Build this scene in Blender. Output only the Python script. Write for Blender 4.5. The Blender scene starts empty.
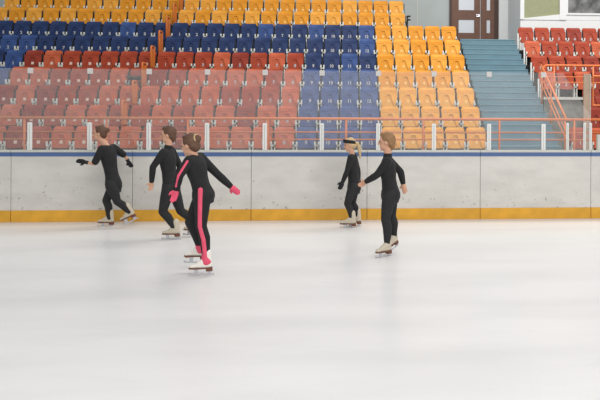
import bpy, bmesh, math, random
from mathutils import Vector, Matrix
random.seed(7)
C = bpy.context.scene
COL = C.collection
PI = math.pi

# ------------------------------------------------------------------ camera model
F, UC, VC = 768.0, 410.5, 106.2
YAW, ROLL, CH = 0.0792, 0.0050, 1.99
cy, sy = math.cos(YAW), math.sin(YAW)

def ray(u, v):
    a, b = (u-UC)/F, (v-VC)/F
    a2 = a*math.cos(ROLL) + b*math.sin(ROLL)
    b2 = -a*math.sin(ROLL) + b*math.cos(ROLL)
    return a2, b2
def at_depth(u, v, Y):
    """world point on the plane y = Y seen through pixel (u, v)"""
    a, b = ray(u, v)
    x = a*cy + sy; y = cy - a*sy
    k = Y/y
    return Vector((x*k, Y, CH - b*k))
def on_ice(u, v):
    a, b = ray(u, v)
    k = CH/b
    return Vector(((a*cy+sy)*k, (cy-a*sy)*k, 0)), F/k
def XU(u, Y, v=106.): return at_depth(u, v, Y).x

cam_d = bpy.data.cameras.new('camera')
cam = bpy.data.objects.new('camera', cam_d); COL.objects.link(cam)
cam_d.sensor_width = 36; cam_d.lens = F/600*36
cam_d.shift_x = -(UC-300)/600; cam_d.shift_y = -(200-VC)/600
cam_d.clip_end = 200
cam.matrix_world = (Matrix.Translation((0, 0, CH)) @ Matrix.Rotation(-YAW, 4, 'Z')
                    @ Matrix.Rotation(PI/2, 4, 'X') @ Matrix.Rotation(ROLL, 4, 'Z'))
C.camera = cam
C.view_settings.view_transform = 'Standard'
C.view_settings.look = 'None'
C.view_settings.gamma = 1
C.view_settings.exposure = 0.0
try: C.view_settings.use_curve_mapping = False
except Exception: pass

# ------------------------------------------------------------------ materials
def lin(c):
    c /= 255.
    return c/12.92 if c <= .04045 else ((c+.055)/1.055)**2.4
def rgb(r, g, b): return (lin(r), lin(g), lin(b), 1)
def mat(name, col, rough=.6, metal=0., var=.0, scale=8., spec=.5, bump=0.):
    m = bpy.data.materials.new(name); m.use_nodes = True
    nt = m.node_tree; b = nt.nodes['Principled BSDF']
    c = rgb(*col)
    b.inputs['Base Color'].default_value = c
    b.inputs['Roughness'].default_value = rough
    b.inputs['Metallic'].default_value = metal
    b.inputs['Specular IOR Level'].default_value = spec
    if var or bump:
        tc = nt.nodes.new('ShaderNodeTexCoord')
        n = nt.nodes.new('ShaderNodeTexNoise'); n.inputs['Scale'].default_value = scale
        n.inputs['Detail'].default_value = 4
        nt.links.new(tc.outputs['Object'], n.inputs['Vector'])
        if var:
            r = nt.nodes.new('ShaderNodeValToRGB')
            r.color_ramp.elements[0].position = .3; r.color_ramp.elements[1].position = .7
            r.color_ramp.elements[0].color = [max(0, x*(1-var)) for x in c[:3]]+[1]
            r.color_ramp.elements[1].color = [min(1, x*(1+var)) for x in c[:3]]+[1]
            nt.links.new(n.outputs['Fac'], r.inputs['Fac'])
            nt.links.new(r.outputs['Color'], b.inputs['Base Color'])
        if bump:
            bp = nt.nodes.new('ShaderNodeBump'); bp.inputs['Strength'].default_value = bump
            nt.links.new(n.outputs['Fac'], bp.inputs['Height'])
            nt.links.new(bp.outputs['Normal'], b.inputs['Normal'])
    return m
M = {}
M['yellow'] = mat('seat_yellow', (222, 148, 32), .5, var=.06, scale=5, spec=.3)
M['yellow_b'] = mat('seat_yellow_pale', (230, 162, 58), .5, var=.06, scale=5, spec=.3)
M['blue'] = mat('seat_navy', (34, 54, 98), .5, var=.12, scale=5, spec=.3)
M['blue_b'] = mat('seat_navy_worn_lit', (54, 80, 134), .5, var=.12, scale=5, spec=.3)  # lighter navy; also paints in the brighter light of the lower rows
M['red'] = mat('seat_red', (166, 64, 36), .5, var=.10, scale=5, spec=.3)
M['red_b'] = mat('seat_red_faded', (194, 94, 60), .5, var=.12, scale=5, spec=.3)
M['red_c'] = mat('seat_red_deep', (148, 54, 36), .5, var=.10, scale=5, spec=.3)
M['bracket'] = mat('bracket_grey', (225, 226, 218), .5)
M['plate_l'] = mat('number_plate_pale', (226, 196, 180), .6)
M['plate_y'] = mat('number_plate_tan', (240, 190, 110), .6)
M['digit'] = mat('number_white', (196, 194, 196), .6)
M['black'] = mat('black_steel', (24, 24, 26), .6)
M['terrace'] = mat('terrace_dark_concrete', (26, 25, 27), .9, var=.3, scale=3)
M['floor'] = mat('walkway_grey', (120, 118, 114), .9, var=.15, scale=2)
M['stair'] = mat('stair_blue_paint', (98, 130, 143), .65, var=.08, scale=3)
M['orange'] = mat('rail_orange', (226, 124, 66), .45, var=.06, scale=6)
M['ochre'] = mat('rail_ochre', (208, 112, 44), .5, var=.1, scale=6)
M['wallg'] = mat('wall_grey', (174, 180, 178), .85, var=.05, scale=1.2)
M['wallw'] = mat('wall_white', (226, 227, 226), .8, var=.02, scale=1)
M['concrete'] = mat('vomitory_concrete', (118, 118, 110), .9, var=.4, scale=4)
M['post'] = mat('post_white', (228, 228, 226), .5)
M['clip'] = mat('clip_white', (204, 200, 196), .6)
M['kick'] = mat('kick_yellow', (222, 164, 48), .55, var=.12, scale=4)
M['stripe'] = mat('stripe_blue', (76, 102, 150), .5)
M['cap'] = mat('cap_grey', (196, 196, 188), .6, var=.05)
M['doorw'] = mat('door_brown', (100, 62, 42), .5, var=.12, scale=6)
M['doord'] = mat('door_brown_dark', (66, 42, 32), .6)
M['frost'] = mat('door_frosted_glass', (196, 200, 206), .25)
M['olive'] = mat('window_olive_blind', (146, 148, 112), .5, var=.06, scale=10)
M['steel'] = mat('blade_steel', (200, 200, 205), .25, metal=.9)
M['skin'] = mat('skin', (206, 156, 128), .55)
M['hair_br'] = mat('hair_brown', (92, 62, 44), .6, var=.35, scale=40, bump=.3)
M['hair_bl'] = mat('hair_blond_brown', (140, 104, 68), .6, var=.35, scale=40, bump=.3)
M['hair_bd'] = mat('hair_blond', (196, 166, 122), .6, var=.3, scale=40, bump=.3)
M['cloth'] = mat('cloth_black', (26, 25, 27), .85, var=.2, scale=12)
M['cloth2'] = mat('cloth_charcoal', (34, 33, 35), .85, var=.2, scale=12)
M['pink'] = mat('cloth_pink', (226, 84, 112), .8, var=.08, scale=14)
M['bootw'] = mat('boot_white', (232, 226, 216), .45)
M['bootb'] = mat('boot_beige', (196, 184, 164), .5)
M['sole'] = mat('sole_brown', (110, 66, 48), .6)
M['band'] = mat('hair_band_tan', (196, 166, 120), .6)
M['eye'] = mat('eye_dark', (50, 36, 30), .4)
M['lip'] = mat('lip', (160, 92, 82), .5)

def board_mat():
    m = bpy.data.materials.new('board_white_scuffed'); m.use_nodes = True
    nt = m.node_tree; N = nt.nodes; L = nt.links; b = N['Principled BSDF']
    b.inputs['Roughness'].default_value = .55
    g = N.new('ShaderNodeNewGeometry')
    n1 = N.new('ShaderNodeTexNoise'); n1.inputs['Scale'].default_value = 2.2; n1.inputs['Detail'].default_value = 8
    mp = N.new('ShaderNodeMapping'); mp.inputs['Scale'].default_value = (1, 1, 2.4)
    L.new(g.outputs['Position'], mp.inputs['Vector']); L.new(mp.outputs[0], n1.inputs['Vector'])
    r1 = N.new('ShaderNodeValToRGB')
    r1.color_ramp.elements[0].position = .3; r1.color_ramp.elements[0].color = rgb(200, 196, 189)
    r1.color_ramp.elements[1].position = .65; r1.color_ramp.elements[1].color = rgb(213, 209, 202)
    L.new(n1.outputs['Fac'], r1.inputs['Fac'])
    n2 = N.new('ShaderNodeTexNoise'); n2.inputs['Scale'].default_value = 17; n2.inputs['Detail'].default_value = 3
    L.new(g.outputs['Position'], n2.inputs['Vector'])
    sx = N.new('ShaderNodeSeparateXYZ'); L.new(g.outputs['Position'], sx.inputs[0])
    mr = N.new('ShaderNodeMapRange'); mr.inputs[1].default_value = .2; mr.inputs[2].default_value = 1.1
    mr.inputs[3].default_value = .06; mr.inputs[4].default_value = -.04
    L.new(sx.outputs['Z'], mr.inputs[0])
    ad = N.new('ShaderNodeMath'); ad.operation = 'ADD'; L.new(n2.outputs['Fac'], ad.inputs[0]); L.new(mr.outputs[0], ad.inputs[1])
    r2 = N.new('ShaderNodeValToRGB'); r2.color_ramp.elements[0].position = .70; r2.color_ramp.elements[1].position = .75
    r2.color_ramp.elements[0].color = (0, 0, 0, 1); r2.color_ramp.elements[1].color = (.55, .55, .55, 1)
    L.new(ad.outputs[0], r2.inputs['Fac'])
    mx = N.new('ShaderNodeMixRGB'); mx.inputs[2].default_value = rgb(120, 110, 98)
    L.new(r2.outputs['Color'], mx.inputs[0]); L.new(r1.outputs['Color'], mx.inputs[1])
    L.new(mx.outputs[0], b.inputs['Base Color'])
    return m
M['board'] = board_mat()

def ice_mat():
    m = bpy.data.materials.new('ice_white'); m.use_nodes = True
    nt = m.node_tree; N = nt.nodes; L = nt.links; b = N['Principled BSDF']
    g = N.new('ShaderNodeNewGeometry')
    mp = N.new('ShaderNodeMapping'); mp.inputs['Scale'].default_value = (.35, 1.1, 1); mp.inputs['Rotation'].default_value = (0, 0, .25)
    L.new(g.outputs['Position'], mp.inputs['Vector'])
    n = N.new('ShaderNodeTexNoise'); n.inputs['Scale'].default_value = 1.1; n.inputs['Detail'].default_value = 6
    L.new(mp.outputs[0], n.inputs['Vector'])
    r = N.new('ShaderNodeValToRGB')
    r.color_ramp.elements[0].position = .25; r.color_ramp.elements[0].color = rgb(220, 218, 216)
    r.color_ramp.elements[1].position = .6; r.color_ramp.elements[1].color = rgb(233, 230, 228)
    L.new(n.outputs['Fac'], r.inputs['Fac'])
    # skate scratches: thin curved lines
    mp2 = N.new('ShaderNodeMapping'); mp2.inputs['Scale'].default_value = (.5, 1.6, 1); mp2.inputs['Rotation'].default_value = (0, 0, -.3)
    L.new(g.outputs['Position'], mp2.inputs['Vector'])
    w = N.new('ShaderNodeTexNoise'); w.inputs['Scale'].default_value = .9; w.inputs['Detail'].default_value = 1
    L.new(mp2.outputs[0], w.inputs['Vector'])
    mm = N.new('ShaderNodeMath'); mm.operation = 'MULTIPLY'; mm.inputs[1].default_value = 14
    fr = N.new('ShaderNodeMath'); fr.operation = 'FRACT'
    L.new(w.outputs['Fac'], mm.inputs[0]); L.new(mm.outputs[0], fr.inputs[0])
    r2 = N.new('ShaderNodeValToRGB'); r2.color_ramp.elements[0].position = 0; r2.color_ramp.elements[1].position = .045
    r2.color_ramp.elements[0].color = (.12, .12, .12, 1); r2.color_ramp.elements[1].color = (0, 0, 0, 1)
    L.new(fr.outputs[0], r2.inputs['Fac'])
    mx = N.new('ShaderNodeMixRGB'); mx.inputs[2].default_value = rgb(190, 190, 192)
    L.new(r2.outputs['Color'], mx.inputs[0]); L.new(r.outputs['Color'], mx.inputs[1])
    L.new(mx.outputs[0], b.inputs['Base Color'])
    b.inputs['Roughness'].default_value = .28
    b.inputs['Specular IOR Level'].default_value = .22
    return m
M['ice'] = ice_mat()

def glass_mat(name, haze, tint=(234, 231, 228)):
    m = bpy.data.materials.new(name); m.use_nodes = True
    nt = m.node_tree; N = nt.nodes; L = nt.links
    for n in list(N): N.remove(n)
    o = N.new('ShaderNodeOutputMaterial')
    t = N.new('ShaderNodeBsdfTransparent')
    d = N.new('ShaderNodeBsdfDiffuse'); d.inputs[0].default_value = rgb(*tint)
    gl = N.new('ShaderNodeBsdfGlossy'); gl.inputs['Roughness'].default_value = .08
    g = N.new('ShaderNodeNewGeometry')
    mp = N.new('ShaderNodeMapping'); mp.inputs['Scale'].default_value = (1, 1, 1.5)
    L.new(g.outputs['Position'], mp.inputs['Vector'])
    n = N.new('ShaderNodeTexNoise'); n.inputs['Scale'].default_value = 3; n.inputs['Detail'].default_value = 6
    L.new(mp.outputs[0], n.inputs['Vector'])
    mr = N.new('ShaderNodeMapRange'); mr.inputs[1].default_value = .3; mr.inputs[2].default_value = .7
    mr.inputs[3].default_value = haze*.82; mr.inputs[4].default_value = haze*1.18
    L.new(n.outputs['Fac'], mr.inputs[0])
    m1 = N.new('ShaderNodeMixShader'); L.new(mr.outputs[0], m1.inputs[0])
    L.new(t.outputs[0], m1.inputs[1]); L.new(d.outputs[0], m1.inputs[2])
    m2 = N.new('ShaderNodeMixShader'); m2.inputs[0].default_value = .03
    L.new(m1.outputs[0], m2.inputs[1]); L.new(gl.outputs[0], m2.inputs[2])
    L.new(m2.outputs[0], o.inputs[0])
    return m
M['glass'] = glass_mat('hazed_glass', .078)  # whitish reflection haze painted in as a diffuse white veil

def refl_mat():
    m = bpy.data.materials.new('dark_reflecting_window'); m.use_nodes = True
    nt = m.node_tree; N = nt.nodes; L = nt.links; b = N['Principled BSDF']
    tc = N.new('ShaderNodeTexCoord')
    n = N.new('ShaderNodeTexNoise'); n.inputs['Scale'].default_value = 3.5; n.inputs['Detail'].default_value = 5
    L.new(tc.outputs['Object'], n.inputs['Vector'])
    r = N.new('ShaderNodeValToRGB'); r.color_ramp.elements[0].position = .35; r.color_ramp.elements[1].position = .7
    r.color_ramp.elements[0].color = rgb(78, 78, 76); r.color_ramp.elements[1].color = rgb(140, 140, 138)  # mottled greys paint reflections into the pane colour
    L.new(n.outputs['Fac'], r.inputs['Fac']); L.new(r.outputs[0], b.inputs['Base Color'])
    b.inputs['Roughness'].default_value = .15
    return m
M['refl'] = refl_mat()

# ------------------------------------------------------------------ mesh helpers
def tagp(o, label=None, cat=None, group=None, kind=None):
    if label: o['label'] = label
    if cat: o['category'] = cat
    if group: o['group'] = group
    if kind: o['kind'] = kind
    return o
def empty(name, loc=(0, 0, 0), label=None, cat=None, group=None, rz=0):
    o = bpy.data.objects.new(name, None); COL.objects.link(o)
    o.location = loc; o.rotation_euler = (0, 0, rz); o.empty_display_size = .1
    return tagp(o, label, cat, group)
def bm_box(bm, lo, hi):
    vs = [bm.verts.new((x, y, z)) for x in (lo[0], hi[0]) for y in (lo[1], hi[1]) for z in (lo[2], hi[2])]
    for f in ((0, 1, 3, 2), (4, 6, 7, 5), (0, 4, 5, 1), (2, 3, 7, 6), (0, 2, 6, 4), (1, 5, 7, 3)):
        bm.faces.new([vs[i] for i in f])
    return vs
def bm_tube(bm, pts, r, seg=10, closed=False, r2=None):
    pts = [Vector(p) for p in pts]; n = len(pts); rings = []
    for i, p in enumerate(pts):
        if closed: d = pts[(i+1) % n]-pts[i-1]
        elif i == 0: d = pts[1]-pts[0]
        elif i == n-1: d = pts[-1]-pts[-2]
        else: d = (pts[i+1]-pts[i]).normalized()+(pts[i]-pts[i-1]).normalized()
        d.normalize()
        a = d.cross(Vector((0.13, .21, 1))) if abs(d.z) < .9 else d.cross(Vector((1, .1, 0)))
        a.normalize(); b = d.cross(a)
        rr = r if r2 is None else r+(r2-r)*i/(n-1)
        rings.append([bm.verts.new(p+a*math.cos(2*PI*k/seg)*rr+b*math.sin(2*PI*k/seg)*rr) for k in range(seg)])
    rng = range(n) if closed else range(n-1)
    for i in rng:
        A, B = rings[i], rings[(i+1) % n]
        # match the start index to avoid twisting
        off = min(range(seg), key=lambda o: sum((A[k].co-B[(k+o) % seg].co).length for k in (0, seg//3)))
        for k in range(seg):
            bm.faces.new((A[k], A[(k+1) % seg], B[(k+1+off) % seg], B[(k+off) % seg]))
    if not closed:
        bm.faces.new(rings[0][::-1]); bm.faces.new(rings[-1])
def bm_prism(bm, poly, y0, y1):
    """polygon in x,z extruded along y"""
    a = [bm.verts.new((x, y0, z)) for x, z in poly]; b = [bm.verts.new((x, y1, z)) for x, z in poly]
    n = len(poly)
    bm.faces.new(a); bm.faces.new(b[::-1])
    for i in range(n): bm.faces.new((a[i], b[i], b[(i+1) % n], a[(i+1) % n]))
def to_mesh(name, bm, m, smooth=False, bevel=0):
    bmesh.ops.recalc_face_normals(bm, faces=bm.faces[:])
    if bevel:
        bmesh.ops.bevel(bm, geom=bm.edges[:], offset=bevel, segments=2, affect='EDGES', clamp_overlap=True)
    me = bpy.data.meshes.new(name); bm.to_mesh(me); bm.free()
    if m: me.materials.append(m)
    if smooth:
        for p in me.polygons: p.use_smooth = True
    return me
def link(name, me, parent=None, loc=(0, 0, 0)):
    o = bpy.data.objects.new(name, me); COL.objects.link(o)
    o.location = loc
    if parent: o.parent = parent
    return o
def obj(name, bm, m, parent=None, loc=(0, 0, 0), smooth=False, bevel=0):
    return link(name, to_mesh(name, bm, m, smooth, bevel), parent, loc)
def box(name, lo, hi, m, parent=None, bevel=0):
    bm = bmesh.new(); bm_box(bm, lo, hi)
    return obj(name, bm, m, parent, bevel=bevel)
def struct(o): o['kind'] = 'structure'; return o
def slab_z(name, lo, hi, m, bevel=0): return struct(box(name, lo, hi, m, None, bevel))

# ------------------------------------------------------------------ layout numbers
YB = 13.45                     # face of the rink boards
X0, P = -.254, .5              # seat columns
D1, DD = 17.93, .858           # row depth
T1, DT = .73, .49              # tread height
def D(k): return D1+DD*(k-1)
def T(k): return T1+DT*(k-1)
XS0, XS1 = X0+3.5+.06, 4.97    # blue stairs left and right side
AISLE = X0-5.0

# ------------------------------------------------------------------ setting
def plane_box(name, x0, x1, y0, y1, z0, z1, m): return slab_z(name, (x0, y0, z0), (x1, y1, z1), m)
plane_box('floor', -16, 16, -4, YB+.02, -.1, 0, M['ice'])
plane_box('trim_1', -16, 16, YB+.14, D(1)-.62, -.1, .70, M['floor'])            # walkway behind the boards
# terrace steps (dark), one stepped solid for the left block, one for the right block
def terrace(name, x0, x1, ks, top_extra=0.):
    bm = bmesh.new(); pts = []
    ks = list(ks)
    pts.append((D(ks[0])-.62, -.05)); pts.append((D(ks[0])-.62, T(ks[0])))
    for k in ks[:-1]:
        pts.append((D(k)+.24, T(k))); pts.append((D(k)+.24, T(k+1)))
    pts.append((D(ks[-1])+.24+top_extra, T(ks[-1]))); pts.append((D(ks[-1])+.24+top_extra, -.05))
    a = [bm.verts.new((x0, y, z)) for y, z in pts]; b = [bm.verts.new((x1, y, z)) for y, z in pts]
    bm.faces.new(a); bm.faces.new(b[::-1]); n = len(pts)
    for i in range(n): bm.faces.new((a[i], a[(i+1) % n], b[(i+1) % n], b[i]))
    return struct(obj(name, bm, M['terrace']))
XR2 = X0+P*4+.06               # right end of the two top rows
terrace('trim_2', -16, XR2-.0, range(1, 10), 1.0)
terrace('trim_3', XR2, XS0-.07, range(1, 8), .3)
plane_box('trim_4', XR2, XS0-.07, D(7)+.54, 26.19, -.05, T(8), M['terrace'])
# blue stairs
def stairs():
    bm = bmesh.new(); r, n = DT/3, DD/3
    y = D(1)-.62-DD*.2; z = .70-.12; pts = [(y, -.05)]
    while z+r <= T(8)-.11:
        pts += [(y, z+r)]; z += r; y2 = y+n
        pts += [(y2, z)]
        y = y2
    pts[-1] = (26.18, z)
    pts.append((26.18, -.05))
    x0, x1 = XS0, XS1
    a = [bm.verts.new((x0, yy, zz)) for yy, zz in pts]; b = [bm.verts.new((x1, yy, zz)) for yy, zz in pts]
    bm.faces.new(a); bm.faces.new(b[::-1]); k = len(pts)
    for i in range(k): bm.faces.new((a[i], a[(i+1) % k], b[(i+1) % k], b[i]))
    o = obj('staircase', bm, M['stair'])
    # thin worn nosing on every step
    tagp(o, 'wide light blue painted staircase rising to the brown double door', 'stairs')
    bm = bmesh.new(); y = D(1)-.62-DD*.2; z = .70-.12
    while z+r <= T(8)-.11:
        z += r; bm_box(bm, (x0+.01, y-.012, z-.02), (x1-.01, y+.05, z+.006)); y += n
    nm = mat('stair_nosing_pale', (112, 144, 156), .6)
    obj('step_nosing', bm, nm, o)
stairs()
# dark stringer left of the stairs, right block terrace
terrace('trim_5', XS1+.01, 9.6, range(4, 8), .9)  # carried up to the stairs, its dark colour standing in for black shadow
plane_box('trim_6', XS0-.07, XS0, D(1)-.62, 26.4, -.05, .70, M['black'])
# vomitory front wall below the right block (concrete, pale ledge on top)
slab_z('trim_7', (XS1+.10, D(4)-.74, -.05), (9.6, D(4)-.62, T(4)-.02), M['concrete'])
slab_z('trim_8', (XS1+.08, D(4)-.80, T(4)-.02), (9.6, D(4)-.60, T(4)+.05), M['cap'])

# back walls
YW = 26.2
bm = bmesh.new()
slab_z('wall_back', (-16, YW, -.05), (XU(449, YW), YW+.2, 9), M['wallg'])
xd0, xd1 = XU(449, YW), XU(498, YW)
slab_z('wall_back_above_door', (xd0, YW, T(8)+2.3), (xd1, YW+.2, 9), M['wallg'])
slab_z('wall_back_right', (xd1, YW, -.05), (11, YW+.2, 9), M['wallw'])
slab_z('wall_left', (-16.2, -4, -.1), (-16, YW+.2, 9), M['wallg'])
# vertical joint in the grey wall
for i, u in enumerate((417, 508)):
    slab_z('trim_%d' % (20+i), (XU(u, YW)-.01, YW-.012, T(8)), (XU(u, YW)+.01, YW, 9), M['cap'])

# double door
dr = empty('door_1', (xd0, YW-.02, T(8))); struct(dr)
W = xd1-xd0; Hh = 2.3
bm = bmesh.new()
for lo, hi in (((0, -.06, 0), (.07, .1, Hh)), ((W-.16, -.02, 0), (W, .1, Hh)), ((0, -.06, Hh-.07), (W, .1, Hh))): bm_box(bm, lo, hi)
obj('door_frame', bm, M['doord'], dr)
def DZ(v): return at_depth(470, v, YW).z-T(8)
def leaf(name, x0, x1, wx0, wx1, m):
    bm = bmesh.new(); rows = ((DZ(33), DZ(20)), (DZ(10.3), 2.02)); y0, y1 = -.02, .03
    bm_box(bm, (x0, y0, .01), (wx0, y1, Hh-.08)); bm_box(bm, (wx1, y0, .01), (x1, y1, Hh-.08))
    zs = [.01, rows[0][0], rows[0][1], rows[1][0], rows[1][1], Hh-.08]
    for a, b in ((0, 1), (2, 3), (4, 5)): bm_box(bm, (wx0, y0, zs[a]), (wx1, y1, zs[b]))
    l = obj(name, bm, m, dr)
    for a, b in rows:
        box('pane', (wx0-.0, .0, a), (wx1+.0, .012, b), M['frost'], l)
    return l
xm = W*.63
def du(u): return (u-449)/49*W
l1 = leaf('door_leaf', .07, du(479.5), du(458), du(473.5), M['doorw'])
l2 = leaf('door_leaf', du(480), W-.16, du(486), du(489.5), M['doorw'])
bm = bmesh.new()
bm_box(bm, (du(475.5), -.05, .92), (du(479), -.02, 1.0)); bm_tube(bm, [(du(478.3), -.05, .97), (du(478.3), -.085, .97), (du(474.6), -.085, .97)], .014, 8)
obj('door_handle', bm, M['steel'], l1)

# glazed partition behind the right seats
YP = D(7)+1.15
xp0 = XU(520, YP); zb = T(7)-.1
def zp(v, u=560): return at_depth(u, v, YP).z
def xp(u): return XU(u, YP)
slab_z('wall_right_partition', (xp0, YP, zb), (10.5, YP+.1, zp(20)), M['wallw'])
o = slab_z('wall_right_partition_side', (xp0, YP+.1, zb), (xp0+.1, YW, 9), M['wallw'])
ztop = zp(-30)
# window 1 (olive blind, slanting sill), window 2 (dark reflecting)
w1 = empty('window_1', (0, 0, 0)); struct(w1)
bm = bmesh.new()
bm_box(bm, (xp(519.5), YP-.05, zp(20)), (xp(523.5), YP+.1, ztop)); bm_box(bm, (xp(559), YP-.05, zp(20)), (xp(565.5), YP+.1, ztop))
bm_box(bm, (xp(523.5), YP-.05, ztop-.1), (xp(559), YP+.1, ztop))
obj('window_frame', bm, M['wallw'], w1)
bm = bmesh.new(); bm_prism(bm, [(xp(523.5), zp(20.2)), (xp(559), zp(20.2)), (xp(559), zp(14.5)), (xp(523.5), zp(18.8))], YP-.03, YP+.08)
obj('window_sill', bm, M['wallw'], w1)
bm = bmesh.new(); bm_prism(bm, [(xp(523.5), zp(18.8)), (xp(559), zp(14.5)), (xp(559), ztop-.1), (xp(523.5), ztop-.1)], YP+.02, YP+.04)
obj('window_pane', bm, M['olive'], w1)
w2 = empty('window_2', (0, 0, 0)); struct(w2)
bm = bmesh.new()
bm_box(bm, (xp(565.5), YP-.05, zp(14.8)), (10.5, YP+.1, zp(13))); bm_box(bm, (xp(565.5), YP-.05, zp(13)), (xp(567.2), YP+.1, ztop))
bm_box(bm, (xp(567.2), YP-.05, ztop-.1), (10.5, YP+.1, ztop))
bm_box(bm, (xp(565.5), YP-.01, zp(20)), (10.5, YP+.1, zp(14.8)))
obj('window_frame', bm, M['wallw'], w2)
bm = bmesh.new(); bm_box(bm, (xp(567.2), YP+.02, zp(13)), (10.5, YP+.04, ztop-.1)); obj('window_pane', bm, M['refl'], w2)
slab_z('wall_right_partition_top', (xp0, YP, ztop), (10.5, YP+.1, 9), M['wallw'])

# ------------------------------------------------------------------ seats
def rounded_rect(w0, w1, z0, z1, r, seg=5):
    """bottom half width w0, top half width w1, rounded top corners"""
    pts = [(-w0, z0), (w0, z0)]
    for i in range(seg+1):
        a = PI/2*i/seg; pts.append((w1-r+r*math.cos(a), z1-r+r*math.sin(a)))
    for i in range(seg+1):
        a = PI/2+PI/2*i/seg; pts.append((-w1+r+r*math.cos(a), z1-r+r*math.sin(a)))
    return pts
def shear(bm, k, zref):
    for v in bm.verts: v.co.y += (v.co.z-zref)*k
def backrest_mesh(m):
    bm = bmesh.new()
    # curved shell: columns across x, swept in y
    nx, nz = 10, 8; w = .232; z0, z1 = .30, .765; front = []; back = []
    def pt(i, j, off):
        s = -1+2*i/nx; t = j/nz
        z = z0+(z1-z0)*t
        # rounded corners at top
        ww = w
        if t > .80:
            q = (t-.80)/.20; ww = w-.045*(1-math.sqrt(max(0, 1-q*q)))
        x = s*ww
        y = .155+.03*t+.028*(1-s*s)+off
        if t > .9: y += .02*(t-.9)/.1
        return (x, y, z)
    F_ = [[bm.verts.new(pt(i, j, 0)) for i in range(nx+1)] for j in range(nz+1)]
    B_ = [[bm.verts.new(pt(i, j, .022)) for i in range(nx+1)] for j in range(nz+1)]
    for j in range(nz):
        for i in range(nx):
            bm.faces.new((F_[j][i], F_[j][i+1], F_[j+1][i+1], F_[j+1][i]))
            bm.faces.new((B_[j][i], B_[j+1][i], B_[j+1][i+1], B_[j][i+1]))
    for j in range(nz):
        bm.faces.new((F_[j][0], F_[j+1][0], B_[j+1][0], B_[j][0])); bm.faces.new((F_[j][nx], B_[j][nx], B_[j+1][nx], F_[j+1][nx]))
    for i in range(nx):
        bm.faces.new((F_[0][i], B_[0][i], B_[0][i+1], F_[0][i+1])); bm.faces.new((F_[nz][i], F_[nz][i+1], B_[nz][i+1], B_[nz][i]))
    return to_mesh('backrest', bm, m)
def pan_bm():
    bm = bmesh.new()
    bm_prism(bm, rounded_rect(.208, .226, .27, .640, .035), 0, .045)
    # folded lip at the top edge
    bm_box(bm, (-.19, -.008, .624), (.19, .004, .634))
    # raised A shaped moulding with a lowered middle
    out = [(-.172, .285), (-.070, .585), (-.045, .602), (.045, .602), (.070, .585), (.172, .285)]
    inn = [(-.140, .285), (-.046, .566), (-.032, .578), (.032, .578), (.046, .566), (.140, .285)]
    n = len(out)
    a = [bm.verts.new((x, -.026, z)) for x, z in out]; b = [bm.verts.new((x, -.026, z)) for x, z in inn]
    a2 = [bm.verts.new((x*1.03, .0, z+(.008 if z > .5 else 0))) for x, z in out]; b2 = [bm.verts.new((x*.97, .0, z-(.004 if z > .5 else 0))) for x, z in inn]
    for i in range(n-1):
        bm.faces.new((a[i], b[i], b[i+1], a[i+1])); bm.faces.new((a[i], a[i+1], a2[i+1], a2[i])); bm.faces.new((b[i], b2[i], b2[i+1], b[i+1]))
    for i in (0, n-1): bm.faces.new((a[i], a2[i], b2[i], b[i]))
    return bm
def pan_mesh(m):
    bm = pan_bm(); shear(bm, .22, .27)
    return to_mesh('seat_pan', bm, m)
def bracket_mesh():
    bm = bmesh.new()
    bm_box(bm, (-.024, -.046, .315), (.030, -.020, .36)); bm_box(bm, (-.024, -.046, .315), (.014, -.020, .43)); bm_box(bm, (-.012, -.03, .0), (.012, .15, .315))
    return to_mesh('bracket', bm, M['bracket'])
def arm_mesh():
    bm = bmesh.new()
    bm_box(bm, (-.246, .08, .33), (.246, .115, .365))
    return to_mesh('cross_rail', bm, M['black'])
def gap_shade_mesh():
    bm = bmesh.new(); bm_box(bm, (-.014, .045, .30), (.014, .075, .66)); return to_mesh('gap_shade_strip', bm, M['black'])  # black strip added so the gap between seats reads as dark shade
ME = {}
for k in ('yellow', 'yellow_b', 'blue', 'blue_b', 'red', 'red_b', 'red_c'):
    ME['back', k] = backrest_mesh(M[k]); ME['pan', k] = pan_mesh(M[k])
ME['bracket'] = bracket_mesh(); ME['rail'] = arm_mesh(); ME['up'] = gap_shade_mesh()
def plate_mesh(m):
    bm = bmesh.new(); bm_box(bm, (-.034, -.006, .375), (.034, .012, .445)); shear(bm, .22, .27); return to_mesh('number_plate', bm, m)
ME['plate_l'] = plate_mesh(M['plate_l']); 
bm = bmesh.new(); bm_prism(bm, [(.036*math.cos(2*PI*i/14), .41+.036*math.sin(2*PI*i/14)) for i in range(14)], -.006, .012); shear(bm, .22, .27)
ME['plate_y'] = to_mesh('number_plate', bm, M['plate_y'])
def digit_mesh(n):
    cu = bpy.data.curves.new('t', 'FONT'); cu.body = str(n); cu.size = .115; cu.align_x = 'CENTER'; cu.extrude = .004; cu.offset = .004
    to = bpy.data.objects.new('t', cu); COL.objects.link(to)
    dg = bpy.context.evaluated_depsgraph_get(); dg.update()
    me = bpy.data.meshes.new_from_object(to.evaluated_get(dg)); me.name = 'number'
    bpy.data.objects.remove(to); bpy.data.curves.remove(cu)
    me.transform(Matrix.Translation((0, .022, .365)) @ Matrix.Rotation(PI/2, 4, 'X'))
    me.materials.clear(); me.materials.append(M['digit'])
    return me
for n in range(1, 13): ME['num', n] = digit_mesh(n)
ME['grey_pan'] = None
bm = bmesh.new()
bm_prism(bm, [(-.20, 0), (.20, 0), (.20, .045), (-.20, .045)], -.40, .06)
for v in bm.verts: v.co.z += .43 - (v.co.y-.06)*.12
ME['down'] = to_mesh('seat_pan', bm, mat('seat_pan_underside_grey', (70, 64, 60), .7))

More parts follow.
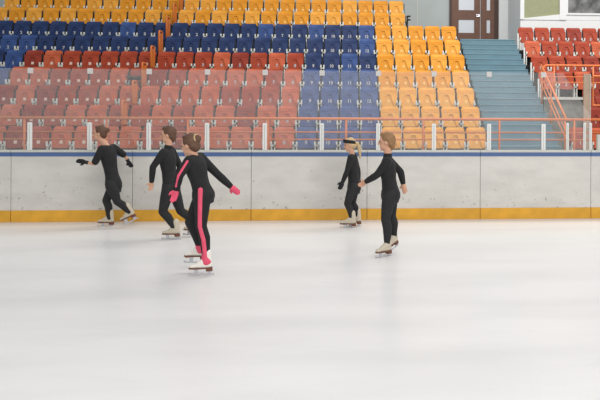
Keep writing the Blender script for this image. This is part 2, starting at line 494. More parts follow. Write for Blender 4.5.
ORD = {1: 'bottom row', 2: 'second row up', 3: 'third row up', 4: 'fourth row up', 5: 'fifth row up', 6: 'sixth row up', 7: 'seventh row up', 8: 'second row from the top', 9: 'top row'}
NTH = ['zeroth', 'first', 'second', 'third', 'fourth', 'fifth', 'sixth', 'seventh', 'eighth', 'ninth', 'tenth', 'eleventh', 'twelfth', 'thirteenth', 'fourteenth']
protos = {}
def seat(x, k, colour, label, group, plate=None, num=None, down=False, y=None, z=None):
    base = colour
    if colour == 'red': colour = random.choice(('red', 'red', 'red_b', 'red_c', 'red'))
    if colour == 'red' and k <= 4 and random.random() < .55: colour = 'red_b'  # lower rows favour lighter tones: brighter light there put into the colour
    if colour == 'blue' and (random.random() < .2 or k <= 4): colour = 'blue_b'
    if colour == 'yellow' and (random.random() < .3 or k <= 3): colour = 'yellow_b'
    e = empty('stadium_seat', (x, D(k), T(k)), label, 'seat', group)
    e.rotation_euler[2] = random.uniform(-.006, .006)
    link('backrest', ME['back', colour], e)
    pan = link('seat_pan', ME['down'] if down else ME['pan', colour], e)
    if down: pan['label'] = 'grey underside of the folded-down seat pan'
    for s in (-1, 1):
        b_ = link('bracket', ME['bracket'], e, (s*.214, 0, 0)); b_.scale[0] = s
    link('cross_rail', ME['rail'], e); link('gap_shade_strip', ME['up'], e, (.249, 0, 0))
    if not down:
        if num: link('number', ME['num', num], pan, (0, 0, 0))
        elif plate: link('number_plate', ME[plate], pan, (0, 0, 0))
    return e

def nseat(c): return c+11
CN = {'red': 'red', 'blue': 'navy blue', 'yellow': 'yellow'}
for k in range(1, 10):
    cmax = 6 if k <= 7 else 3
    for c in range(-24, cmax+1):
        x = X0+P*(c+.5)
        # leave out what the photograph does not show left of its frame
        a = (x+.28); yy = D(k)
        u = UC+F*((a*cy-yy*sy)/(a*sy+yy*cy))
        if u < -1: continue
        if k == 9 and c < -21: continue
        if k >= 8: colour = 'yellow'
        elif c >= 2: colour = 'yellow'
        elif k >= 6: colour = 'blue'
        elif c >= -2: colour = 'blue'
        elif k in (4, 5) and c <= -18: colour = 'blue'
        else: colour = 'red'
        if c >= 2:
            block = 'right of the blue seats' if k < 8 else 'in the right end'
            i = c-1
            n_ = cmax+1-c
            if k < 8: label = 'yellow flip-up seat, %s, %s from the blue stairs end' % (ORD[k], NTH[n_])
            else: label = 'yellow flip-up seat, %s, %s from its right end' % (ORD[k], NTH[n_])
            seat(x, k, colour, label, 'yellow seats beside the blue stairs' if k < 8 else 'yellow seats of the two top rows', plate='plate_y')
        elif c >= -10:
            n_ = c+11
            label = '%s flip-up seat, %s, %s seat right of the orange aisle handrails' % (CN[colour], ORD[k], NTH[n_])
            grp = {'red': 'red seats right of the aisle handrails', 'blue': 'navy blue seats', 'yellow': 'yellow seats of the two top rows'}[colour]
            seat(x, k, colour, label, grp, num=n_ if k < 8 else None, plate='plate_y')
        else:
            n_ = -10-c
            dn = (k == 4 and c == -11)
            label = '%s flip-up seat, %s, %s seat left of the orange aisle handrails' % (CN[colour], ORD[k], NTH[n_])
            if dn: label = 'red seat with its pan folded down, fourth row up, left of the handrails'
            grp = {'red': 'red seats left of the aisle handrails', 'blue': 'navy blue seats', 'yellow': 'yellow seats of the two top rows'}[colour]
            seat(x, k, colour, label, grp, plate='plate_l' if colour == 'red' else ('plate_y' if colour == 'yellow' else None),
                 num=(9 if n_ == 1 else 8 if n_ == 2 else 7 if n_ == 3 else (n_ % 8)+1) if colour == 'blue' else None, down=dn)
# right-hand red block
XRB = 5.13
for k in range(4, 8):
    for i in range(0, 6):
        x = XRB+P*(i+.5)
        aa = x-.25; yy = D(k); u = UC+F*((aa*cy-yy*sy)/(aa*sy+yy*cy))
        if u > 601: continue
        seat(x, k, 'red', 'red flip-up seat numbered %d beyond the blue stairs, %s' % (i+1, {7: 'topmost red row by the windows', 6: 'second red row below the windows', 5: 'third red row below the windows', 4: 'behind the orange railing'}[k]),
             'red seats right of the blue stairs', num=i+1)
for k in (1, 2, 3):
    for i in range(3):
        x = [5.5, 6.15, 6.35][k-1]+P*i
        aa = x-.25; yy = D(k); u = UC+F*((aa*cy-yy*sy)/(aa*sy+yy*cy))
        if u > 600: continue
        seat(x, k, 'red', 'red flip-up seat at the right edge behind the glass, %s' % {1: 'lowest', 2: 'middle', 3: 'upper'}[k], 'red seats low at the right edge', num=i+1)
for k in (1, 2, 3):
    slab_z('trim_%d' % (30+k), ([5.2, 5.9, 6.1][k-1], D(k)-.62 if k == 1 else D(k-1)+.24, -.05), (9.6, D(k)+.24 if k < 3 else D(4)-.74, T(k)), M['terrace'])

# white stepped end profile of the right block
bm = bmesh.new(); x = XRB-.03
for k in range(4, 8):
    y0 = D(k)-.05
    bm_box(bm, (x-.02, y0, T(k)+.0), (x+.02, y0+.035, T(k)+.55)); bm_box(bm, (x-.02, y0, T(k)+.0), (x+.02, D(k)+DD-.05, T(k)+.04))
tagp(obj('stepped_end_frame', bm, M['post']), 'white stepped steel frame at the end of the red rows beside the stairs', 'frame')
# dark side steel at end of the upper yellow rows
e = empty('row_end_arm', (XR2-.03, D(8)-.2, T(7)+.38), 'small black steel armrest at the end of the upper yellow rows', 'armrest')
bm = bmesh.new()
bm_box(bm, (-.02, -.02, 0), (.02, .02, .74)); obj('post', bm, M['black'], e)
bm = bmesh.new()
bm_box(bm, (-.02, -.1, .71), (.09, .1, .74)); bm_box(bm, (-.02, -.1, .60), (.09, .1, .63)); obj('arm', bm, M['black'], e)

# aisle handrails, one hoop per row
def hoop(k, dep=.34, h=.86, m='ochre'):
    y0 = D(k)-.52; r = .06; pts = [(0, 0, 0)]
    for i in range(6):
        a = PI/2*i/5; pts.append((0, r-r*math.cos(a), h-r+r*math.sin(a)))
    for i in range(6):
        a = PI/2*i/5; pts.append((0, dep-r+r*math.sin(a), h-r+r*math.cos(a)))
    pts.append((0, dep, 0))
    e = empty('handrail', (AISLE, y0, T(k)), 'orange tubular aisle handrail hoop between the seats, %s' % ORD[k], 'handrail', 'aisle handrail hoops')
    bm = bmesh.new(); bm_tube(bm, pts, .026, 10); obj('hoop', bm, M[m], e, smooth=True)
    bm = bmesh.new()
    bm_box(bm, (-.012, .03, .30), (.012, dep-.03, h-.06))
    obj('infill_panel', bm, M[m], e)
    bm = bmesh.new()
    for y in (0, dep): bm_prism(bm, [(.05*math.cos(PI*i/4), .05*math.sin(PI*i/4)) for i in range(8)], 0, .012)
    bm.free()
    bm = bmesh.new()
    for y in (0, dep): bm_box(bm, (-.05, y-.05, 0), (.05, y+.05, .012))
    obj('foot_plate', bm, M['black'], e)
for k in range(2, 10): hoop(k)

# ------------------------------------------------------------------ orange front railing on the walkway
YR = 14.8
def front_rail():
    e = empty('guard_railing', (0, YR, .70), 'long orange pipe guard railing behind the rink glass', 'railing')
    x0, x1 = XU(-40, YR), XU(640, YR)
    hs = (1.74, 1.485, 1.345)
    for i, h in enumerate(hs):
        bm = bmesh.new(); bm_tube(bm, [(x0, 0, h-.70), (x1, 0, h-.70)], .028 if i == 0 else .014, 10)
        obj('top_rail' if i == 0 else 'lower_rail', bm, M['orange'], e, smooth=True)
    xa = XU(24.5, YR)
    for i in range(-1, 8):
        x = xa+1.49*i
        bm = bmesh.new(); bm_tube(bm, [(x, 0, 0), (x, 0, 1.04)], .022, 10); obj('rail_post', bm, M['orange'], e, smooth=True)
front_rail()

# upper railing above the vomitory and the sloping stair rail
def upper_rail():
    y = D(4)-.70; xa = XU(543.5, y)
    z = lambda v: at_depth(570, v, y).z
    base = T(4)+.05
    e = empty('landing_railing', (xa, y, base), 'orange railing in front of the right-hand red seats', 'railing')
    zt = z(65.5)-base; x1 = 3.2
    bm = bmesh.new(); bm_tube(bm, [(0, 0, 0), (0, 0, zt-.08), (.025, 0, zt-.02), (.08, 0, zt), (x1, 0, zt)], .027, 10); obj('top_rail', bm, M['orange'], e, smooth=True)
    for v in (77, 82.5):
        bm = bmesh.new(); bm_tube(bm, [(0, 0, z(v)-base), (x1, 0, z(v)-base)], .015, 8); obj('lower_rail', bm, M['orange'], e, smooth=True)
    for u in (554, 593):
        xx = XU(u, y)-xa
        bm = bmesh.new(); bm_tube(bm, [(xx, 0, 0), (xx, 0, zt)], .022, 8); obj('rail_post', bm, M['orange'], e, smooth=True)
    # sloping rail beside the stairs
    xs = XS1+.03; ya, yb = y-.02, y-2.35; za = z(65.5)
    zb_ = za-1.36
    e = empty('stair_railing', (xs, ya, T(3)), 'sloping orange stair railing with three rails right of the blue stairs', 'railing')
    for i, (off, r) in enumerate(((0, .027), (-.30, .016), (-.48, .016))):
        bm = bmesh.new(); bm_tube(bm, [(0, 0, za+off-T(3)), (0, yb-ya, zb_+off-T(3))], r, 10)
        obj('top_rail' if i == 0 else 'lower_rail', bm, M['orange'], e, smooth=True)
    for t in (.03, .42, .97):
        yy = (yb-ya)*t; zz = za+(zb_-za)*t-T(3)
        bm = bmesh.new(); bm_tube(bm, [(0, yy, zz-1.02), (0, yy, zz)], .021, 8); obj('rail_post', bm, M['orange'], e, smooth=True)
upper_rail()
# orange framed corner low at the right and pale door leaf in the vomitory
y = D(3)-.5
e = empty('gate_frame', (XU(593, y), y, T(2)), 'orange square frame at the right edge below the upper railing', 'frame')
bm = bmesh.new(); bm_tube(bm, [(0, 0, 2.78-T(2)), (0, 0, 2.03-T(2)), (1.2, 0, 2.03-T(2)), (1.2, 0, 2.78-T(2))], .035, 8, closed=True); obj('frame_bar', bm, M['orange'], e)
y = YB+1.9
e = empty('timber_post', (XU(586.5, y), y, .70), 'tall pale tan flat post behind the glass near the right edge', 'post')
zt = at_depth(586, 74, y).z-.70
box('board', (-.062, -.03, 0), (.062, .03, zt), mat('post_tan', (190, 166, 144), .7, var=.15, scale=4), e)
box('edge_strip', (.062, -.035, 0), (.08, .035, zt), M['cap'], e)

# ------------------------------------------------------------------ rink boards, posts, glass
BH = 1.215
joints = [XU(11, YB, 180)+2.0*i for i in range(-2, 7)]
pos = {0: 'leftmost, cut by the left photo edge', }
for i in range(len(joints)-1):
    x0, x1 = joints[i]+.004, joints[i+1]-.004
    u0_ = 11+118*(i-2)
    places = ['outside the frame', 'at the left photo edge', 'behind the walking skater in the T-shirt', 'behind the skater with pink gloves', 'behind the smaller headband skater', 'behind the taller right skater', 'below the blue stairs', 'at the right photo edge', 'outside the frame']
    if i == 0: continue
    e = empty('rink_board', (x0, YB, 0), 'white scuffed rink board with yellow kick plate, %s' % places[min(i, 8)], 'rink board', 'white rink boards')
    L_ = x1-x0
    box('panel', (0, 0, .19), (L_, .07, BH-.10), M['board'], e)
    box('kick_plate', (0, -.014, 0.0), (L_, .07, .195), M['kick'], e, bevel=.004)
    box('blue_stripe', (0, -.008, BH-.105), (L_, .07, BH-.035), M['stripe'], e)
    box('top_cap', (0, -.02, BH-.035), (L_, .12, BH+.0), M['cap'], e)
    bm = bmesh.new()
    for zz in (.32, .6, .88):
        for xx in (.03, L_-.03):
            bm_prism(bm, [(xx+.008*math.cos(PI*q/3), zz+.008*math.sin(PI*q/3)) for q in range(6)], -.004, .001)
    obj('screws', bm, M['cap'], e)
xpost0 = XU(30.5, YB+.06, 135)
pp = (XU(543, YB+.06, 135)-xpost0)/9
PX = [xpost0+pp*i for i in range(-1, 10)]
GT = 2.60
def post(x, h=.47, label=None, w=.036, group='white glass posts', name='glass_post'):
    e = empty(name, (x, YB+.033, BH), label, 'post', group)
    box('post_body', (-w, -.02, 0), (w, .02, h), M['post'], e, bevel=.006)
    box('groove', (-.008, -.023, .02), (.008, -.0195, h-.03), M['cap'], e)
    return e
wpost = ['cut by the left photo edge', 'first white post from the left', 'just left of the walking skater', 'second gap right of the walking skater', 'just right of the hair bun skater', 'first right of the pink gloved skater', 'left of the skater in the headband', 'in front of the taller right skater', 'third from the right before the stairs', 'at the left edge of the blue stairs', 'at the right edge of the blue stairs']
ordp = ['first', 'second', 'third', 'fourth', 'fifth', 'sixth', 'seventh', 'eighth', 'ninth', 'tenth', 'eleventh']
for i, x in enumerate(PX):
    if i == 0: continue
    post(x, label='short white glass post on the boards, %s full post from the left' % ordp[i-1])
def clip(x, par, i):
    e = box('glass_clip', (x-.046, YB+.034, GT-.085), (x+.046, YB+.053, GT+.010), M['clip'], par, bevel=.004)
    e['label'] = 'square white clip at the top corner'
for i in range(len(PX)-1):
    e = box('rink_shield', (PX[i]+.0005, YB+.054, BH+.004), (PX[i+1]-.0005, YB+.066, GT), M['glass'])
    tagp(e, 'hazy clear glass pane standing on the rink boards, %s pane from the left' % ordp[i], 'glass pane', 'rink glass panes')
    if i: clip(PX[i], e, i)
# gate panes at the right
def gx(u): return XU(u, YB+.06, 135)
def gz(v, u=570): return at_depth(u, v, YB+.06).z
bm = bmesh.new(); bm_prism(bm, [(PX[-1]+.001, BH+.004), (gx(590.5), BH+.004), (gx(590.5), gz(116)), (gx(563), GT), (PX[-1]+.01, GT)], YB+.054, YB+.066)
gp = obj('rink_shield', bm, M['glass']); clip(PX[-1], gp, 10)
tagp(gp, 'glass pane with a slanting top corner beside the gate, near right edge', 'glass pane', 'rink glass panes')
for u, h, lab in ((567, .49, 'slim white gate post between the stairs and the right edge'), (584, .49, 'left one of two close white gate posts near the right edge'), (590, .49, 'right one of two close white gate posts near the right edge')):
    post(gx(u), h, lab, .022, 'white gate posts')
e = box('control_box', (gx(597), YB+.02, BH), (gx(604), YB+.10, BH+.28), M['cap']); tagp(e, 'small grey box on the board top at the right photo edge', 'box')

# ------------------------------------------------------------------ people
def ring_capsule(bm, p0, r0, p1, r1, seg=14, cap=4, flat=1.0, ax=None):
    p0, p1 = Vector(p0), Vector(p1); d = p1-p0
    if d.length < 1e-6: d = Vector((0, 0, 1e-4))
    dn = d.normalized()
    a = (Vector(ax)-dn*Vector(ax).dot(dn)) if ax is not None else (dn.cross(Vector((0, 0, 1))) if abs(dn.z) < .9 else dn.cross(Vector((1, 0, 0))))
    a.normalize(); b = dn.cross(a)
    rows = []
    for i in range(1, cap+1):
        t = PI/2*i/cap; rows.append((p0-dn*r0*math.cos(t), r0*math.sin(t)))
    for i in range(cap, 0, -1):
        t = PI/2*i/cap; rows.append((p1+dn*r1*math.cos(t), r1*math.sin(t)))
    rings = [[bm.verts.new(c+a*math.cos(2*PI*k/seg)*r+b*math.sin(2*PI*k/seg)*r*flat) for k in range(seg)] for c, r in rows]
    for A, B in zip(rings, rings[1:]):
        for k in range(seg): bm.faces.new((A[k], A[(k+1) % seg], B[(k+1) % seg], B[k]))
    s = bm.verts.new(p0-dn*r0); e = bm.verts.new(p1+dn*r1)
    for k in range(seg):
        bm.faces.new((s, rings[0][(k+1) % seg], rings[0][k])); bm.faces.new((e, rings[-1][k], rings[-1][(k+1) % seg]))
def ellipsoid(bm, c, rx, ry, rz, R=None, seg=16):
    m = Matrix.Translation(c) @ (R.to_4x4() if R else Matrix()) @ Matrix.Diagonal((rx, ry, rz, 1))
    bmesh.ops.create_uvsphere(bm, u_segments=seg, v_segments=seg//2+2, radius=1, matrix=m)
def loft(bm, rings, seg=20):
    """rings: (centre, axisA*halfwidth, axisB*halfdepth) closed at both ends"""
    R = [[bm.verts.new(Vector(c)+Vector(a)*math.cos(2*PI*k/seg)+Vector(b)*math.sin(2*PI*k/seg)) for k in range(seg)] for c, a, b in rings]
    for A, B in zip(R, R[1:]):
        for k in range(seg): bm.faces.new((A[k], A[(k+1) % seg], B[(k+1) % seg], B[k]))
    bm.faces.new(R[0][::-1]); bm.faces.new(R[-1])
def remeshed(name, bm, m, parent, voxel=.012, smooth=3):
    bmesh.ops.recalc_face_normals(bm, faces=bm.faces[:])
    me = bpy.data.meshes.new('tmp'); bm.to_mesh(me); bm.free()
    t = bpy.data.objects.new('tmp', me); COL.objects.link(t)
    r = t.modifiers.new('r', 'REMESH'); r.mode = 'VOXEL'; r.voxel_size = voxel; r.use_smooth_shade = True
    if smooth:
        s = t.modifiers.new('s', 'SMOOTH'); s.iterations = smooth; s.factor = .5
    dg = bpy.context.evaluated_depsgraph_get(); dg.update()
    out = bpy.data.meshes.new_from_object(t.evaluated_get(dg)); out.name = name
    bpy.data.objects.remove(t); bpy.data.meshes.remove(me)
    out.materials.clear(); out.materials.append(m)
    for p in out.polygons: p.use_smooth = True
    return link(name, out, parent)

def hand(bm, w, e, side, curl=.5, grow=0., pn=None):
    """hand continuing the forearm e->w; side = direction of the thumb"""
    d = (w-e).normalized(); n = Vector(pn) if pn else Vector((0, 1, 0))
    n = (n-d*n.dot(d)).normalized(); s = d.cross(n); 
    if s.dot(side) < 0: s = -s
    ring_capsule(bm, w, .024+grow, w+d*.03, .026+grow)
    c = w+d*.055
    R = Matrix((s, n, d)).transposed()
    ellipsoid(bm, c, .038+grow, .017+grow, .048+grow, R, 12)
    for i, ln in enumerate((.068, .078, .073, .058)):
        off = s*(.029-.0195*i)
        b0 = w+d*(.085-.004*abs(i-1))+off
        a1 = curl*.55; d1 = (d*math.cos(a1)+n*math.sin(a1)); b1 = b0+d1*ln*.48
        a2 = curl*1.3; d2 = (d*math.cos(a2)+n*math.sin(a2)); b2 = b1+d2*ln*.32
        a3 = curl*1.9; d3 = (d*math.cos(a3)+n*math.sin(a3)); b3 = b2+d3*ln*.22
        ring_capsule(bm, b0, .0085+grow*.4, b1, .008+grow*.4, 8, 3); ring_capsule(bm, b1, .008+grow*.4, b2, .0074+grow*.4, 8, 3); ring_capsule(bm, b2, .0074+grow*.4, b3, .0066+grow*.4, 8, 3)
    t0 = w+d*.03+s*.025; t1 = t0+(d*.6+s*.75+n*.25).normalized()*.036; t2 = t1+(d*.95+s*.2+n*.35).normalized()*.030
    ring_capsule(bm, t0, .012+grow*.5, t1, .010+grow*.5, 8, 3); ring_capsule(bm, t1, .010+grow*.5, t2, .008+grow*.4, 8, 3)

def build_person(label, foot_uv, J, head, look, opts):
    """J: joints in photo pixels plus depth offset (m, away positive), turned into metres at the person's own distance"""
    base, s = on_ice(*foot_uv)
    rt = Vector((cy, -sy, 0)); fw = Vector((sy, cy, 0)); up = Vector((0, 0, 1))
    e = empty('person', base, label, 'person')
    H0 = .0
    def W(p):
        u, v, dz = p
        # roll-corrected offset in metres from the standing point
        du_, dv_ = u-foot_uv[0], foot_uv[1]-v
        return rt*(du_/s)+up*((dv_+ROLL*du_)/s)+fw*dz
    j = {k: W(v) for k, v in J.items()}
    j['neck'] = (j['sn']+j['sf'])/2+up*.03
    g = opts.get('size', 1.0); hc = W(head)                        # centre of the head
    g = opts.get('size', 1.0)
    lk = (rt*look[0]+fw*look[1]+up*look[2]).normalized()       # gaze
    hu = (up*opts.get('hup', 1)+rt*opts.get('htilt', 0)); hu = (hu-lk*hu.dot(lk)).normalized()
    hs = lk.cross(hu)
    R = Matrix((lk, hs, hu)).transposed()
    g *= 1.06
    def H(a, b, c): return hc+(lk*a+hs*b+hu*c)*opts.get('size', 1.0)*1.06
    gh = g; g = g/1.06
    # lateral axes
    sl = (j['sf']-j['sn']).normalized(); hl = (j['hf']-j['hn']).normalized()
    ch = (j['sn']+j['sf'])/2; pe = (j['hn']+j['hf'])/2
    sp = (ch-pe); spn = sp.normalized()
    def ringat(t, hw, hd, ax, shift=0.):
        lat = (ax-spn*ax.dot(spn)).normalized(); f = spn.cross(lat); 
        return (pe+sp*t+f*shift, lat*hw*g, f*hd*g)
    fdir = -1 if spn.cross(sl).dot(rt) > 0 else 1      # chest towards the gaze side
    def torso(bm, gr):
        rr = [(-.26, .10, .09, hl, 0), (-.12, .155, .115, hl, -.01), (.0, .165, .118, hl, -.012), (.25, .135, .098, hl, 0), (.45, .128, .092, sl, .004),
              (.68, .150, .108, sl, .008), (.85, .160, .105, sl, .004), (.98, .135, .078, sl, 0), (1.07, .075, .058, sl, 0)]
        loft(bm, [ringat(t, a+gr, b+gr, ax, sh*fdir) for t, a, b, ax, sh in rr])
        ring_capsule(bm, j['sn'], .052*g+gr, j['sf'], .052*g+gr)
    def arm(bm, q, gr, stop=1.0, start=0.):
        S, E, Wr = j['s'+q], j['e'+q], j['w'+q]
        ring_capsule(bm, S, .050*g+gr, S.lerp(E, .5), .043*g+gr)
        ring_capsule(bm, S.lerp(E, .5), .043*g+gr, E, .036*g+gr)
        if stop > 0:
            mid = E.lerp(Wr, min(stop, .35)); ring_capsule(bm, E, .036*g+gr, mid, .037*g+gr)
            if stop > .35: ring_capsule(bm, mid, .037*g+gr, E.lerp(Wr, stop), .026*g+gr)
    def leg(bm, q, gr, stop=1.0, flare=0.):
        Hh_, K, A = j['h'+q], j['k'+q], j['a'+q]
        ring_capsule(bm, Hh_, .088*g+gr, Hh_.lerp(K, .45), .078*g+gr); ring_capsule(bm, Hh_.lerp(K, .45), .078*g+gr, K, .054*g+gr)
        back = rt*.018
        m1 = K.lerp(A, .32)+back
        ring_capsule(bm, K, .054*g+gr, m1, .056*g+gr); ring_capsule(bm, m1, .056*g+gr, K.lerp(A, .7)+back*.4, .042*g+gr+flare*.5)
        ring_capsule(bm, K.lerp(A, .7)+back*.4, .042*g+gr+flare*.5, K.lerp(A, stop), .034*g+gr+flare)
    # ---- body, one continuous skin surface
    bm = bmesh.new()
    torso(bm, -.012)
    for q in 'nf': arm(bm, q, -.008); leg(bm, q, -.010)
    ring_capsule(bm, ch+spn*.01, .055*g, H(-.015, 0, -.085), .050*g)
    ellipsoid(bm, H(-.012, 0, .018), .094*gh, .076*gh, .102*gh, R)
    ellipsoid(bm, H(.020, 0, -.048), .066*gh, .056*gh, .066*gh, R)
    ring_capsule(bm, H(.068, 0, -.090), .019*g, H(.060, 0, -.088), .024*g)          # chin
    ring_capsule(bm, H(.083, 0, .022), .009*g, H(.104, 0, -.022), .0125*g, 8, 3)    # nose
    ring_capsule(bm, H(.080, -.018, -.052), .008*g, H(.080, .018, -.052), .008*g, 8, 3)  # lips
    for q in (-1, 1):
        ellipsoid(bm, H(-.008, q*.078, -.008), .020*g, .010*g, .032*g, R, 10)       # ears
        ring_capsule(bm, H(.072, q*.022, .034), .010*g, H(.062, q*.050, .030), .009*g, 8, 3)  # brow
    for q in 'nf':
        Wr, E = j['w'+q], j['e'+q]
        hand(bm, Wr, E, opts.get('thumb', -rt), opts.get('curl', .6), 0, fw if q == 'f' else -fw)
        A = j['a'+q]; t = j['t'+q]; ring_capsule(bm, A, .032*g, t.lerp(A, .25)+up*.01, .026*g)
    remeshed('body', bm, M['skin'], e, .0085, 2)
    # eyes and mouth
    for q in (-1, 1):
        bm = bmesh.new(); ellipsoid(bm, H(.0745, q*.030, .014), .010*g, .013*g, .008*g, R, 10); obj('eye', bm, M['eye'], e, smooth=True)
    bm = bmesh.new(); ellipsoid(bm, H(.087, 0, -.053), .004*g, .020*g, .005*g, R, 10); obj('mouth', bm, M['lip'], e, smooth=True)
    # ---- clothes
    sleeve = opts.get('sleeve', 1.0)
    bm = bmesh.new(); torso(bm, .008)
    for q in 'nf': arm(bm, q, .012 if sleeve else .016, sleeve) if sleeve > 0 else (ring_capsule(bm, j['s'+q], .066*g, j['s'+q].lerp(j['e'+q], .85), .060*g))
    if opts.get('collar'): ring_capsule(bm, ch+up*.02, .064*g, ch.lerp(H(-.015, 0, -.085), .45), .060*g)
    o = remeshed('top', bm, M[opts.get('top', 'cloth')], e, .011, 3)
    bm = bmesh.new()
    loft(bm, [ringat(t, a, b, ax) for t, a, b, ax in ((-.28, .11, .10, hl), (-.12, .168, .128, hl), (.0, .176, .130, hl), (.16, .150, .112, hl))])
    for q in 'nf': leg(bm, q, .010, .97, opts.get('flare', 0.))
    remeshed('trousers', bm, M[opts.get('trousers', 'cloth2')], e, .011, 3)
    # ---- gloves
    if opts.get('glove'):
        for q in 'nf':
            bm = bmesh.new(); Wr, E = j['w'+q], j['e'+q]
            ring_capsule(bm, Wr.lerp(E, .22), .033*g, Wr, .030*g)
            hand(bm, Wr, E, opts.get('thumb', -rt), opts.get('curl', .6), .005, fw if q == 'f' else -fw)
            remeshed('glove', bm, M[opts['glove']], e, .0085, 1)
    # ---- hair
    bm = bmesh.new()
    ellipsoid(bm, H(-.030, 0, .032), .098*gh, .088*gh, .102*gh, R)
    ellipsoid(bm, H(-.062, 0, -.020), .058*gh, .076*gh, .070*gh, R)
    ring_capsule(bm, H(.030, -.030, .104), .022*g, H(.030, .030, .104), .022*g)
    kind = opts.get('hair')
    if kind == 'short':
        ring_capsule(bm, H(.052, -.03, .098), .020*g, H(.052, .03, .098), .020*g); ring_capsule(bm, H(-.075, 0, -.07), .035*g, H(-.06, 0, -.085), .035*g)
    if kind in ('bun', 'knot'):
        ellipsoid(bm, H(*opts['bun']), .045*g, .042*g, .045*g, R)
    if kind == 'pony':
        pts = [H(-.10, 0, .02), H(-.145, 0, .0), H(-.16, 0, -.08), H(-.15, .01, -.20), H(-.135, .01, -.28)]
        for a, b, r0, r1 in zip(pts, pts[1:], (.028, .030, .034, .028), (.030, .034, .028, .012)): ring_capsule(bm, a, r0*g, b, r1*g)
    hr = remeshed('hair', bm, M[opts['hairm']], e, .009, 2)
    if kind == 'bun':
        bm = bmesh.new(); c = Vector(opts['bun']); 
        bm_tube(bm, [H(c.x+.012, .048*math.cos(a), c.z+.048*math.sin(a)) for a in [2*PI*i/20 for i in range(20)]], .010, 8, closed=True)
        obj('hair_band', bm, M['band'], hr, smooth=True)
    if opts.get('headband'):
        bm = bmesh.new()
        loft(bm, [(H(-.015, 0, .060+t), (lk*.112+hu*.036)*gh*sc, hs*.096*gh*sc) for t, sc in ((-.03, .985), (-.01, 1.01), (.015, 1.0), (.032, .94))], 24)
        obj('headband', bm, M['cloth'], hr, smooth=True)
    # ---- skates
    for q in 'nf':
        A, t = j['a'+q], j['t'+q]
        d = (t-A); d = d.normalized()
        pitch = opts.get('pitch_'+q, 0.)
        f_ = (rt*opts.get('dir_'+q, (-1, 0))[0]+fw*opts.get('dir_'+q, (-1, 0))[1]).normalized()
        f_ = (f_*math.cos(pitch)-up*math.sin(pitch)).normalized()
        u_ = (up-f_*up.dot(f_)).normalized(); l_ = f_.cross(u_)
        heel = A-u_*.075*g-f_*.035       # sole plane under the ankle
        def B(a, b, c): return heel+f_*a+l_*b+u_*c
        bm = bmesh.new()
        ring_capsule(bm, B(.028, 0, .185), .046, B(.020, 0, .09), .046)
        ring_capsule(bm, B(.012, 0, .045), .042, B(.10, 0, .040), .038)
        ring_capsule(bm, B(.05, 0, .085), .046, B(.13, 0, .045), .034)
        ring_capsule(bm, B(.10, 0, .034), .037, B(.205, 0, .026), .030, flat=.8, ax=l_)
        bt = remeshed('skate_boot', bm, M[opts.get('boot', 'bootw')], e, .009, 3)
        bm = bmesh.new()
        def sole(z0, z1, pts):
            a = [bm.verts.new(B(x, y, z0)) for x, y in pts]; b = [bm.verts.new(B(x, y, z1)) for x, y in pts]; n = len(pts)
            bm.faces.new(a); bm.faces.new(b[::-1])
            for i in range(n): bm.faces.new((a[i], b[i], b[(i+1) % n], a[(i+1) % n]))
        half = [(-.030, 0), (-.024, .026), (.0, .036), (.05, .032), (.09, .030), (.15, .041), (.20, .036), (.232, .018), (.240, 0)]
        full = half+[(x, -y) for x, y in half[-2:0:-1]]
        sole(-.004, .010, full)
        heelp = [(-.030, 0), (-.024, .026), (.0, .034), (.045, .030), (.045, -.030), (.0, -.034), (-.024, -.026)]
        sole(-.032, -.004, heelp)
        obj('sole', bm, M['sole'], bt)
        bm = bmesh.new()
        def bbox(x0, x1, z0, z1, w):
            vs = [bm.verts.new(B(x, y, z)) for x in (x0, x1) for y in (-w, w) for z in (z0, z1)]
            for f in ((0, 1, 3, 2), (4, 6, 7, 5), (0, 4, 5, 1), (2, 3, 7, 6), (0, 2, 6, 4), (1, 5, 7, 3)): bm.faces.new([vs[i] for i in f])
        bbox(-.045, .235, -.078, -.062, .003); bbox(-.012, .030, -.066, -.032, .006); bbox(.130, .175, -.066, -.003, .006); bbox(.215, .243, -.075, -.052, .004)
        bbox(-.025, .040, -.036, -.030, .022); bbox(.115, .20, -.008, -.002, .026)
        obj('blade', bm, M['steel'], bt)
    # ---- extras
    if opts.get('pink'):
        for q in 'nf':
            K, A = j['k'+q], j['a'+q]
            bm = bmesh.new(); ring_capsule(bm, K.lerp(A, .80), .049, K.lerp(A, .98), .060); o = remeshed('leg_warmer', bm, M['pink'], e, .009, 2)
        # stripe on the outside of the near leg and near arm
        lat = -fw
        bm = bmesh.new()
        pts = [(j['hn']+up*.08, .105), (j['hn'], .105), (j['hn'].lerp(j['kn'], .5), .088), (j['kn'], .064), (j['kn'].lerp(j['an'], .35)+rt*.018, .066), (j['kn'].lerp(j['an'], .9), .046)]
        for (a, ra), (b, rb) in zip(pts, pts[1:]): ring_capsule(bm, a+lat*(ra-.02), .029, b+lat*(rb-.02), .029)
        remeshed('trouser_stripe', bm, M['pink'], e, .009, 1)
        bm = bmesh.new()
        S, E, Wr = j['sn'], j['en'], j['wn']
        for a, ra, b, rb in ((S, .062, S.lerp(E, .5), .055), (S.lerp(E, .5), .055, E, .048), (E, .048, E.lerp(Wr, .8), .038)):
            ring_capsule(bm, a+lat*(ra-.012), .018, b+lat*(rb-.012), .018)
        remeshed('sleeve_stripe', bm, M['pink'], e, .009, 1)
    return e

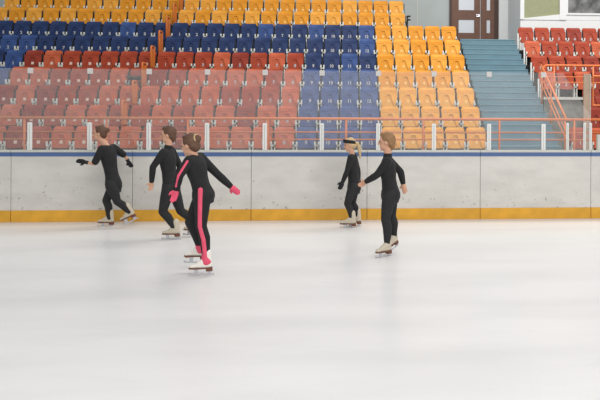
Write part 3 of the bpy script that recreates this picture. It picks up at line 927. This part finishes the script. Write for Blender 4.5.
# 1: walker at the left
build_person('person in black T-shirt gliding left near the boards, gloved hand stretched forward', (104, 227),
    dict(sn=(105.0, 148.5, -.15), sf=(109.5, 148, .15), en=(99, 163, -.20), wn=(89.5, 161.5, -.16), ef=(119, 156.5, .24), wf=(121, 162.5, .30),
         hn=(113, 183.5, -.09), hf=(113, 183.5, .09), kf=(104, 201, .08), af=(108, 219, .08), tf=(100, 224, .08), kn=(119, 201, -.08), an=(131, 211.5, -.05), tn=(136, 216, -.05)),
    (99.0, 133.5, 0), (-1, -.12, -.10),
    dict(size=.95, sleeve=0, glove='cloth', hair='knot', bun=(-.125, 0, .045), hairm='hair_br', boot='bootb', pitch_n=.45, curl=.5, flare=.01))
# 2: black clothed person behind the pink one
build_person('person in black turtleneck and leggings bent forward behind the pink-gloved skater', (169, 238.5),
    dict(sn=(166, 152, -.15), sf=(168, 151, .15), en=(157, 166, -.20), wn=(155, 180, -.16), ef=(176, 168, .20), wf=(172, 184, .18),
         hn=(170, 188, -.09), hf=(171, 188, .09), kn=(164, 211, -.07), an=(177, 228.5, -.07), tn=(168, 235, -.07), kf=(178, 212, .12), af=(193, 227, .20), tf=(186, 233, .20)),
    (167.5, 135, 0), (-1, -.05, -.12),
    dict(size=.98, hair='short', hairm='hair_br', collar=True, boot='bootb', curl=.7))
# 3: the pink gloved skater
build_person('person with hair bun, pink gloves, pink-striped leggings and pink leg warmers, leaning forward', (197, 274.5),
    dict(sn=(192, 160, -.15), sf=(196, 158, .15), en=(184.5, 174, -.22), wn=(181.5, 187, -.22), ef=(213, 176, .20), wf=(225, 188, .24),
         hn=(204, 195, -.09), hf=(201, 194, .09), kn=(203, 225, -.09), an=(209, 260, -.10), tn=(190, 268, -.10), kf=(188, 223, .08), af=(197.5, 252.5, .16), tf=(178, 262, .16)),
    (189, 145.5, 0), (-1, .25, -.28),
    dict(size=1.0, hair='bun', bun=(-.115, 0, .05), hairm='hair_br', glove='pink', pink=True, boot='bootw', curl=.45, dir_n=(-1, -.22), dir_f=(-1, -.05), trousers='cloth'))
# 4: smaller skater with headband
build_person('smaller person with black headband and blond ponytail holding the taller skater by the hand', (350, 227),
    dict(sn=(351, 157, -.13), sf=(353, 156.5, .13), en=(347.5, 171, -.18), wn=(343.5, 180.5, -.16), ef=(357, 171, .18), wf=(358, 179.5, .10),
         hn=(353.5, 186, -.08), hf=(354, 186, .08), kn=(347.5, 203, -.07), an=(352.5, 219.5, -.07), tn=(346, 224, -.07), kf=(352, 203.5, .08), af=(357, 219, .10), tf=(350, 224, .10)),
    (349, 145, 0), (-1, -.05, -.22),
    dict(size=.86, hair='pony', hairm='hair_bd', headband=True, glove='cloth', boot='bootb', curl=.8))
# 5: taller skater on the right
build_person('taller person in black with short light brown hair, reaching left towards the smaller skater', (385, 255),
    dict(sn=(387, 161, -.16), sf=(387, 160, .16), en=(377, 174, -.16), wn=(366.5, 181, -.02), ef=(400, 173, .20), wf=(402.5, 184, .16),
         hn=(389.5, 194, -.09), hf=(390.5, 194, .09), kn=(385.5, 218, -.08), an=(387.5, 244.5, -.08), tn=(379, 252, -.08), kf=(391, 217, .08), af=(393.5, 239, .14), tf=(388, 246, .14)),
    (385.5, 142, 0), (-1, .05, -.10),
    dict(size=.99, hair='short', hairm='hair_bl', collar=True, boot='bootb', curl=.6, dir_n=(-.8, -.75), dir_f=(-.5, -.85), pitch_f=.25))

# ------------------------------------------------------------------ lights
w = bpy.data.worlds.new('world'); C.world = w; w.use_nodes = True
w.node_tree.nodes['Background'].inputs[0].default_value = (.93, .97, 1, 1)
w.node_tree.nodes['Background'].inputs[1].default_value = .68
def area(name, loc, size, power, col=(1, 1, 1), rot=(0, 0, 0)):
    l = bpy.data.lights.new(name, 'AREA'); l.shape = 'RECTANGLE'; l.size, l.size_y = size; l.energy = power; l.color = col
    o = bpy.data.objects.new(name, l); COL.objects.link(o); o.location = loc; o.rotation_euler = rot
    return o
area('unseen_lamp', (4, -4, 10), (16, 4), 1500, (1, .97, .94), (math.radians(60), 0, 0))  # unseen frontal fill, added to brighten vertical surfaces
area('unseen_lamp', (6, 16, 11), (14, 3), 1100, (1, .97, .93), (math.radians(25), 0, 0))  # overhead arena lamp above the stands, out of view
